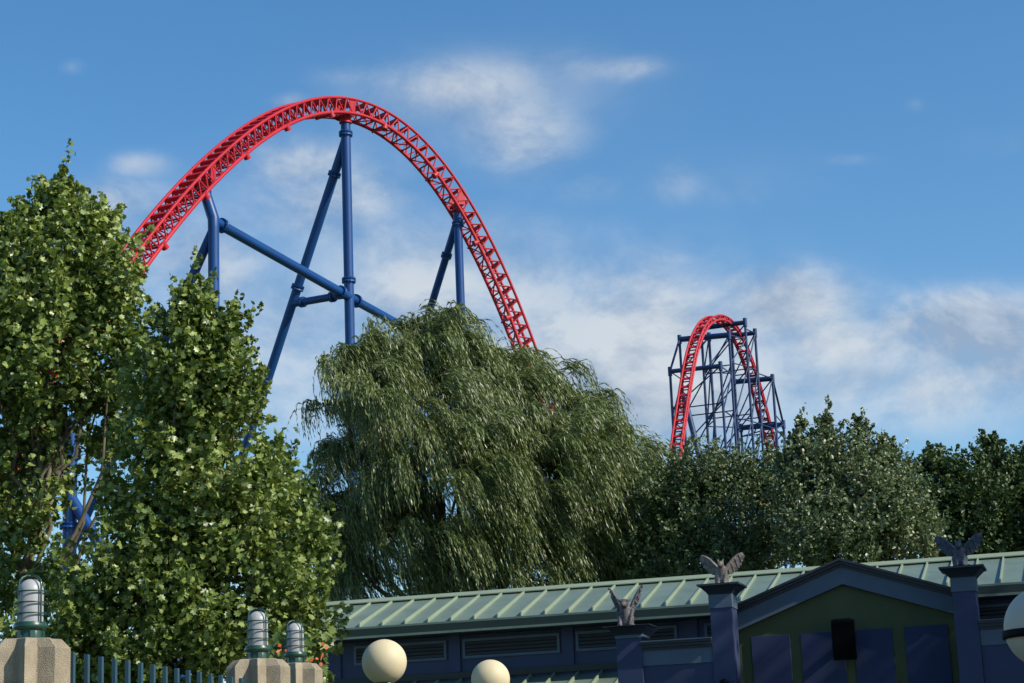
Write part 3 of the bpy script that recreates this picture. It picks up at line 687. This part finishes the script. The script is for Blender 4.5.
# ------------------------------------------------------------------ foliage
rng = np.random.default_rng(11)
def norm(a): return a/np.maximum(np.linalg.norm(a, axis=-1, keepdims=True), 1e-9)
LOBED = (np.array([[0, 0, 0], [.31, -.06, .05], [.30, .12, .04], [.60, .24, .1], [.38, .42, .06], [.50, .68, .08], [.21, .68, .02], [0, 1.05, -.08],
                   [-.21, .68, .02], [-.50, .68, .08], [-.38, .42, .06], [-.60, .24, .1], [-.30, .12, .04], [-.31, -.06, .05]], float)-np.array([0, .45, 0]),
         [(0, 1, 2, 3, 4, 5, 6, 7), (0, 7, 8, 9, 10, 11, 12, 13)])
OVAL = (np.array([[0, -.5, 0], [.34, -.15, .08], [.28, .22, .06], [0, .58, -.06], [-.28, .22, .06], [-.34, -.15, .08]], float), [(0, 1, 2, 3), (0, 3, 4, 5)])
BLADE = (np.array([[0, -.5, 0], [.5, -.1, 0], [0, .5, 0], [-.5, -.1, 0]], float), [(0, 1, 2, 3)])
def leaves(name, m, parent, pos, tang, nrm, size, tmpl, width=1.0):
    V, F = tmpl; n = len(pos); k = len(V)
    org = np.array(parent.location) if parent else np.zeros(3)
    tang = norm(tang); nrm = norm(nrm-tang*np.sum(nrm*tang, 1)[:, None]); x = np.cross(tang, nrm)
    size = np.broadcast_to(size, (n,))[:, None, None]; width = np.broadcast_to(width, (n,))[:, None, None]
    v = (pos-org)[:, None]+size*(V[None, :, 0:1]*x[:, None]*width+V[None, :, 1:2]*tang[:, None]+V[None, :, 2:3]*nrm[:, None])
    v = v.reshape(-1, 3).astype(np.float32)
    fl = np.concatenate([np.array(f) for f in F]); fc = np.array([len(f) for f in F])
    li = (fl[None]+(np.arange(n)*k)[:, None]).ravel().astype(np.int32)
    tot = np.tile(fc, n); st = np.concatenate([[0], np.cumsum(tot)[:-1]]).astype(np.int32)
    me = bpy.data.meshes.new(name); me.vertices.add(len(v)); me.vertices.foreach_set('co', v.ravel())
    me.loops.add(len(li)); me.loops.foreach_set('vertex_index', li)
    me.polygons.add(len(tot)); me.polygons.foreach_set('loop_start', st)
    me.update(calc_edges=True); me.materials.append(m)
    o = bpy.data.objects.new(name, me); C.objects.link(o); o.parent = parent
    return o
def ell(px, py, rx, ry, D, deep=1.0):
    """an ellipsoidal bough mass: centre seen at (px,py), distance D, radii in pixels there"""
    c = W(px, py, D); k = D/FPX; return c, np.array([rx*k, rx*k*deep, ry*k])
def sample(ells, n, shell=.55, wpow=2/3):
    w = np.array([np.prod(r)**wpow for _, r in ells]); w += .12*w.mean(); w /= w.sum(); idx = rng.choice(len(ells), n, p=w)
    d = norm(rng.normal(size=(n, 3))); rad = rng.uniform(shell**2, 1, n)**.5
    c = np.array([e[0] for e in ells])[idx]; r = np.array([e[1] for e in ells])[idx]
    return c+d*r*rad[:, None], d, idx
def limbs(root, base, top, ells, clumps, matn, r0, lean=None, ntw=90, name='trunk'):
    m = MB(); base = np.array(base, float); top = np.array(top, float)
    k = 8; spine = [base+(top-base)*(i/k)+np.array([rng.normal()*.12, rng.normal()*.12, 0])*(i > 0)*(np.linalg.norm(top-base)/10) for i in range(k+1)]
    rad = [r0*(1-.82*i/k) for i in range(k+1)]; rad[0] *= 1.35; m.tube(spine, rad, 10)
    tr = m.build(name, matn, root)
    nodes = []
    for (c, r) in ells:
        hz = np.clip((c[2]-base[2])*.62-np.linalg.norm((c-base)[:2])*.35, (top[2]-base[2])*.18, (top[2]-base[2])*.9)
        f = hz/(top[2]-base[2]); i = min(int(f*k), k-1); st = spine[i]+(spine[i+1]-spine[i])*(f*k-i)
        pts = [st+(c-st)*u+np.array([0, 0, -.10*math.sin(math.pi*u)*np.linalg.norm(c-st)])+rng.normal(size=3)*.05*np.linalg.norm(c-st)*(0 < u < 1) for u in np.linspace(0, 1, 6)]
        rr = max(r0*.42*(1-f*.5), .03); m2 = MB(); m2.tube(pts, [rr*(1-.78*u) for u in np.linspace(0, 1, 6)], 7); m2.build('limb', matn, tr)
        nodes += pts[2:]
    nodes = np.array(nodes); m3 = MB()
    for c in clumps[rng.choice(len(clumps), min(ntw, len(clumps)), replace=False)]:
        j = np.argmin(np.linalg.norm(nodes-c, axis=1)+.6*np.maximum(0, nodes[:, 2]-c[2])); a = nodes[j]; mid = (a+c)/2+rng.normal(size=3)*.08*np.linalg.norm(a-c)
        m3.tube([a, mid, c], [r0*.10, r0*.07, r0*.03], 5)
    m3.build('branches', matn, tr)
    return tr
def tree(name, label, cat, group, base, ells, ncl, per, crad, lsize, tmpl, lm, bm, r0=.2, shell=.5, sprigs=0, spr_len=.6, upw=.5, ntw=90, trunktop=None, flat=.7, droop=0., shoot=False):
    root = empty(name, (base[0], base[1], 0)); tag(root, label, cat, group)
    cl, cd, idx = sample(ells, ncl, shell)
    kk = cl[:, 2] > .4; cl = cl[kk]; idx = idx[kk]; n0 = len(cl)
    cr = crad*rng.uniform(.55, 1.35, n0); idx = idx[-n0:] if len(idx) != n0 else idx
    cr = np.minimum(cr, np.array([min(e[1]) for e in ells])[idx]*.75)
    # leaves in the clumps, denser towards the outside of each clump
    d = norm(rng.normal(size=(n0, per, 3))); rr = rng.uniform(.25, 1, (n0, per))**.6
    pos = (cl[:, None]+d*rr[..., None]*cr[:, None, None]*np.array([1, 1, flat])).reshape(-1, 3)
    out = d.reshape(-1, 3)
    if shoot:       # leafy shoots: teardrops pointing outwards and up, gaps between them
        ax_ = norm(cd[kk]*np.array([.75, .75, .5])+np.array([0, 0, .75])+rng.normal(size=(n0, 3))*.3); uu_ = rng.uniform(0, 1, (n0, per)); 
        wd_ = (np.sin(np.pi*np.clip(uu_*.85+.15, 0, 1))**.8*.54+.04)*cr[:, None]
        pos = (cl[:, None]+ax_[:, None]*((uu_-.4)*2.7*cr[:, None])[..., None]+d*(rr*wd_)[..., None]).reshape(-1, 3); out = norm(d+ax_[:, None]*.5).reshape(-1, 3)
    nr = norm(out*.55+np.array([0, 0, upw])+rng.normal(size=pos.shape)*.55)
    tg = norm(out*.6+rng.normal(size=pos.shape)*.7+np.array([0, 0, -.25-droop]))
    sz = lsize*rng.uniform(.45, 1.3, len(pos))
    if sprigs:
        sp_, sdv, _ = sample(ells, sprigs, .97)
        sdv = norm(sdv*.55+np.array([0, 0, .9])+rng.normal(size=sdv.shape)*.3); L = spr_len*rng.uniform(.4, 1.2, sprigs); q = 18
        u = rng.uniform(0, 1, (sprigs, q)); wd = (1-u)*.09*spr_len+.025
        p2 = (sp_[:, None]+sdv[:, None]*(u*L[:, None])[..., None]+rng.normal(size=(sprigs, q, 3))*wd[..., None]).reshape(-1, 3)
        pos = np.concatenate([pos, p2]); n2 = len(p2)
        nr = np.concatenate([nr, norm(rng.normal(size=(n2, 3))*.7+np.array([0, 0, .4]))]); tg = np.concatenate([tg, norm(np.repeat(sdv, q, 0)*.5+rng.normal(size=(n2, 3))*.6)])
        sz = np.concatenate([sz, lsize*rng.uniform(.55, 1.1, n2)])
    leaves('crown', lm, root, pos, tg, nr, sz, tmpl)
    tt = trunktop if trunktop is not None else np.array([ells[0][0][0], ells[0][0][1], ells[0][0][2]])
    limbs(root, (base[0], base[1], 0), tt, ells, cl, bm, r0, ntw=ntw)
    return root

LM_syc = leafmat('sycamore_leaf', (.028, .066, .010), (.27, .345, .085), .40, .22, .5, .6, third=(.36, .42, .15), tfrac=.07)
LM_wil = leafmat('willow_leaf', (.048, .080, .016), (.215, .26, .080), .42, .22, .5, .5, third=(.30, .33, .22), tfrac=.06)
LM_pop = leafmat('poplar_leaf', (.042, .08, .022), (.215, .265, .125), .40, .22, .6, .35, third=(.38, .40, .27), tfrac=.08)
LM_drk = leafmat('dark_leaf', (.028, .062, .016), (.10, .15, .048), .5, .2, .4, .3)
LM_mid = leafmat('grey_green_leaf', (.042, .074, .024), (.14, .185, .075), .45, .22, .45, .3, third=(.20, .22, .13), tfrac=.04)
LM_loc = leafmat('fresh_leaf', (.04, .085, .018), (.11, .17, .05), .45, .28, .4, .4)

D = 25
def E_(L, D, deep=1.0): return [ell(px, py, rx, ry, D+dz, deep) for (px, py, rx, ry, dz) in L]
eA = E_([(60, 176, 6, 12, 0), (57, 190, 13, 16, 0), (78, 202, 9, 12, 0), (86, 222, 24, 20, 0), (56, 220, 28, 24, .2), (33, 214, 8, 12, .1), (22, 232, 20, 18, .2), (6, 222, 8, 14, .1), (4, 254, 28, 24, .2), (106, 226, 7, 14, 0), (-30, 290, 60, 55, .5), (110, 250, 16, 16, .2), (70, 256, 60, 34, 0), (60, 305, 78, 46, 0), (0, 330, 80, 70, .6), (112, 296, 26, 26, -.2), (124, 330, 22, 22, -.2),
         (50, 375, 84, 48, 0), (-40, 420, 80, 90, .8), (105, 380, 44, 36, .3), (25, 450, 70, 44, .5), (-60, 360, 80, 80, .5), (-30, 540, 60, 70, 1.0), (20, 510, 46, 34, .2), (0, 580, 40, 44, .2), (110, 435, 24, 24, .3), (40, 580, 24, 20, .1)], D)
bA = W(28, 600, 25.8)
tree('sycamore_tree', 'tallest lobed leaf tree at the left edge, its pointed top against the sky', 'tree', None, bA, eA, 900, 44, .40, .080, LOBED, LM_syc, MT['barkpale'], .12, .4, 420, .34, ntw=220, trunktop=W(60, 200, 25), shoot=True)
eB = E_([(200, 284, 6, 12, 0), (196, 300, 13, 14, 0), (181, 305, 6, 14, 0), (180, 324, 20, 18, 0), (209, 320, 20, 18, 0), (230, 318, 6, 12, 0), (224, 344, 26, 22, 0), (190, 355, 38, 28, 0), (200, 385, 52, 28, 0), (236, 385, 20, 20, 0), (165, 400, 40, 34, .4), (212, 415, 46, 28, 0), (180, 450, 52, 34, .2),
         (150, 500, 44, 34, .5), (225, 500, 56, 42, 0), (260, 470, 12, 22, 0), (170, 555, 70, 45, .2), (265, 545, 52, 36, 0), (292, 590, 34, 30, -.1), (316, 550, 12, 10, 0), (225, 610, 80, 45, 0), (120, 600, 50, 44, 0), (290, 640, 35, 36, .2), (60, 640, 50, 30, 0), (100, 684, 60, 24, .3), (40, 684, 40, 20, .5), (170, 660, 90, 30, .2), (306, 625, 16, 14, 0)], D-2)
bB = W(150, 640, 23.6)
tree('sycamore_tree', 'shorter lobed leaf tree overlapping the leaning blue leg, behind the lamps and pickets', 'tree', None, bB, eB, 1000, 44, .36, .075, LOBED, LM_syc, MT['barkpale'], .14, .4, 520, .4, ntw=240, trunktop=W(185, 330, 23.2), shoot=True)
# small tree behind, between sycamore and willow
eC = E_([(272, 470, 24, 28, 0), (262, 500, 34, 40, 0), (285, 530, 30, 45, .5), (298, 495, 14, 24, 0)], 46)
tree('small_tree', 'small fresh green tree seen between the sycamore and the willow', 'tree', None, W(270, 600, 46), eC, 130, 60, .42, .13, OVAL, LM_loc, MT['bark'], .13, .4, 60, .6)

# ---- willow
DW = 60
eW = E_([(345, 366, 18, 16, -1), (362, 376, 32, 30, -1), (352, 430, 28, 42, 0), (402, 350, 46, 28, 0), (446, 348, 40, 30, 0), (415, 405, 66, 50, -1.5), (490, 390, 45, 36, 0), (530, 415, 56, 38, 0), (572, 425, 36, 28, 0), (592, 440, 24, 26, 0),
         (560, 470, 80, 50, -1), (618, 478, 32, 28, 0), (634, 520, 32, 42, 0), (460, 480, 90, 60, -1.5), (352, 490, 42, 55, 0), (328, 555, 34, 45, .5), (400, 560, 70, 50, 0), (520, 560, 90, 40, -.5), (610, 560, 60, 36, 0)], DW, 1.0)
def willow(name, label, base, ells, ntuft, nstr, leafn, L0, lm, wind=(.5, 0, 0), lw=.027, ll=.19, bm=MT['bark'], top=None, sprigs=0):
    root = empty(name, (base[0], base[1], 0)); tag(root, label, 'tree')
    p0, d0, idx = sample(ells, ntuft, .6); p0 = p0+d0*rng.uniform(-.25, .55, (ntuft, 1))
    keep = p0[:, 2] > 1.5; p0 = p0[keep]; d0 = d0[keep]; nT = len(p0)
    # tufts: strands fan out from one point, arch over and hang
    S = nstr; P = np.repeat(p0, S, 0)+rng.normal(size=(nT*S, 3))*np.array([.17, .17, .12])
    dr = np.repeat(d0, S, 0)*np.array([.9, .9, .35]); dr = norm(dr+np.array(wind)+np.array([0, 0, .42])+rng.normal(size=dr.shape)*.20)
    L = np.repeat(rng.uniform(.55, 1.25, nT), S)*L0*rng.uniform(.6, 1.15, nT*S)
    up_ = np.repeat((d0[:, 2] > .45) & (rng.uniform(size=nT) < .45), S)      # windblown tips along the top
    dr[up_] = norm(dr[up_]*.5+np.array([.75, 0, .75])+rng.normal(size=(up_.sum(), 3))*.12); L[up_] *= .8
    q = leafn; u = (np.arange(q)[None]+rng.uniform(0, 1, (len(P), q)))/q
    g_ = 1.05
    # parabola-like arch, straightening into a hang
    sft = u*L[:, None]; fall = g_*(u**1.7)*L[:, None]
    wob = rng.normal(size=(len(P), 1, 3))*.12
    hz = (1-np.exp(-1.9*u))/1.9*L[:, None]
    X = P[:, None]+dr[:, None]*hz[..., None]*1.25+np.array([0, 0, -1.])*(fall*.85)[..., None]+np.array(wind)*(u**2*L[:, None]*.35)[..., None]+wob*(u**2)[..., None]
    T = dr[:, None]*np.exp(-1.9*u)[..., None]*1.25+np.array([0, 0, -1.])*(g_*.85*1.7*u**.7)[..., None]+np.array(wind)*(u*.7)[..., None]
    X = X.reshape(-1, 3); T = norm(T.reshape(-1, 3)); T = norm(T+rng.normal(size=T.shape)*.15+np.array([0, 0, -.08]))
    X += rng.normal(size=X.shape)*.014
    nr = norm(rng.normal(size=X.shape)+np.array([0, 0, .25])); ok = X[:, 2] > .3
    X, T, nr = X[ok], T[ok], nr[ok]
    leaves('crown', lm, root, X, T, nr, ll*rng.uniform(.6, 1.2, len(X)), BLADE, lw/ll*rng.uniform(.8, 1.4, len(X)))
    limbs(root, (base[0], base[1], 0), top if top is not None else ells[2][0], ells, p0, bm, .42, ntw=110)
    return root
willow('willow_tree', 'big weeping willow with long drooping windblown strands behind the green roof', W(455, 600, 60.5), eW, 860, 30, 24, 1.6, LM_wil, top=W(430, 400, 60))

# ---- trees to the right
e1 = E_([(700, 475, 34, 24, 0), (735, 478, 34, 24, 0), (770, 480, 28, 24, 0), (690, 520, 38, 40, 0), (740, 525, 50, 45, -.5), (780, 525, 36, 45, 0), (665, 560, 40, 40, 0), (720, 565, 50, 30, -1), (655, 500, 18, 30, 0)], 57)
tree('leafy_tree', 'low dull green tree under the distant coaster tower, right of the willow', 'tree', None, W(725, 620, 57), e1, 900, 40, .42, .11, OVAL, LM_mid, MT['bark'], .22, .4, 160, .6, shoot=True)
e2 = E_([(800, 424, 4, 12, 0), (803, 444, 9, 14, 0), (829, 414, 4, 12, 0), (829, 433, 10, 16, 0), (858, 424, 4, 12, 0), (862, 442, 11, 16, 0), (882, 442, 4, 9, 0), (892, 450, 5, 9, 0), (886, 463, 15, 18, 0), (800, 468, 18, 22, 0), (830, 462, 27, 24, 0), (858, 468, 24, 22, 0),
         (865, 489, 42, 28, 0), (815, 497, 38, 32, 0), (885, 508, 42, 36, -.5), (835, 540, 55, 36, -.5), (905, 540, 36, 34, 0), (787, 462, 5, 10, 0), (786, 480, 12, 20, 0), (906, 476, 8, 16, 0)], 54)
tree('poplar_tree', 'pale flickering leaved tree with several upright pointed shoots above the gable', 'tree', None, W(850, 620, 54), e2, 1500, 36, .40, .105, OVAL, LM_pop, MT['bark'], .24, .4, 200, .45, upw=.3, shoot=True)
e3 = E_([(930, 463, 16, 10, 0), (945, 468, 20, 13, 0), (988, 446, 12, 9, 0), (986, 460, 22, 13, 0), (962, 488, 34, 18, 0), (1000, 484, 34, 22, 0), (940, 506, 34, 34, 0), (985, 516, 55, 38, 0), (1024, 462, 10, 12, 0), (1045, 490, 40, 32, 0), (1040, 535, 50, 40, 0), (975, 550, 50, 30, 0)], 66)
tree('dark_tree', 'dark broad tree at the right behind the shaded gargoyle', 'tree', None, W(985, 620, 66), e3, 1000, 42, .5, .135, OVAL, LM_drk, MT['bark'], .28, .4, 120, .45, shoot=True)

# ---- trees standing outside the picture on the right; they shade the gable, the right trees and the white globe
def offtree(x, y, zc, rx, rz, label, n=420):
    el = [(np.array([x, y, zc]), np.array([rx, rx, rz])), (np.array([x-rx*.3, y+rx*.3, zc-rz*.35]), np.array([rx*.9, rx*.9, rz*.6]))]
    tree('broad_tree', label, 'tree', 'tall trees beyond the right edge', np.array([x, y, 0]), el, n, 46, rx*.2, .34, OVAL, LM_drk, MT['bark'], .3, .35, 0, ntw=40)
_p = B(22.5, 8.2, 0); offtree(_p[0], _p[1], 12.6, 5.8, 9.6, 'tall tree beyond the right edge, its shade falling on the gable', 800)
offtree(35, 57, 16, 7, 11, 'tall tree beyond the right edge, its shade falling on the dark right trees')
offtree(13.0, 18.2, 13.4, 2.9, 3.6, 'tall slender tree beyond the right edge, its dappled shade falling on the lower sycamore leaves', 120)
offtree(11.5, 8.4, 7.5, 2.6, 3.6, 'smaller tree beyond the right edge, its shade falling on the banded white globe', 300)

# ---- flowering vine by the lamps
vr = empty('trumpet_vine', tuple(W(300, 655, 16.8)*np.array([1, 1, 0]))); tag(vr, 'orange flowered vine among the leaves around the farther caged lamps', 'plant')
ev = E_([(300, 650, 30, 22, 0), (322, 640, 12, 18, 0), (315, 675, 20, 20, 0), (270, 660, 20, 20, .5)], 17.2)
p_, d_, _ = sample(ev, 420, .3); leaves('foliage', LM_syc, vr, p_, norm(rng.normal(size=p_.shape)+np.array([0, 0, -.4])), norm(d_+np.array([0, -.4, .6])+rng.normal(size=p_.shape)*.4), .085*rng.uniform(.6, 1.2, 420), LOBED)
m = MB()
for k in range(6):
    a = W(300+rng.normal()*12, 683, 17.2); b = W(300+rng.normal()*18, 640, 17.2); m.tube([a*np.array([1, 1, 0]), a, b], [.012, .01, .004], 5)
m.build('stem', MT['bark'], vr)
for (px, py) in ((280, 646), (284, 650), (277, 652), (311, 661), (316, 659), (320, 664), (324, 645), (326, 649), (308, 664), (322, 655)):
    q = W(px+rng.normal()*.6, py+rng.normal()*.6, 16.6); m = MB(); dd = norm(rng.normal(size=3)*.6+np.array([0, -.8, .2]))
    m.lathe(q, [(.004, -.045), (.007, -.02), (.012, 0), (.016, .008)], 8, dd); m.build('flower', MT['orange'], vr)
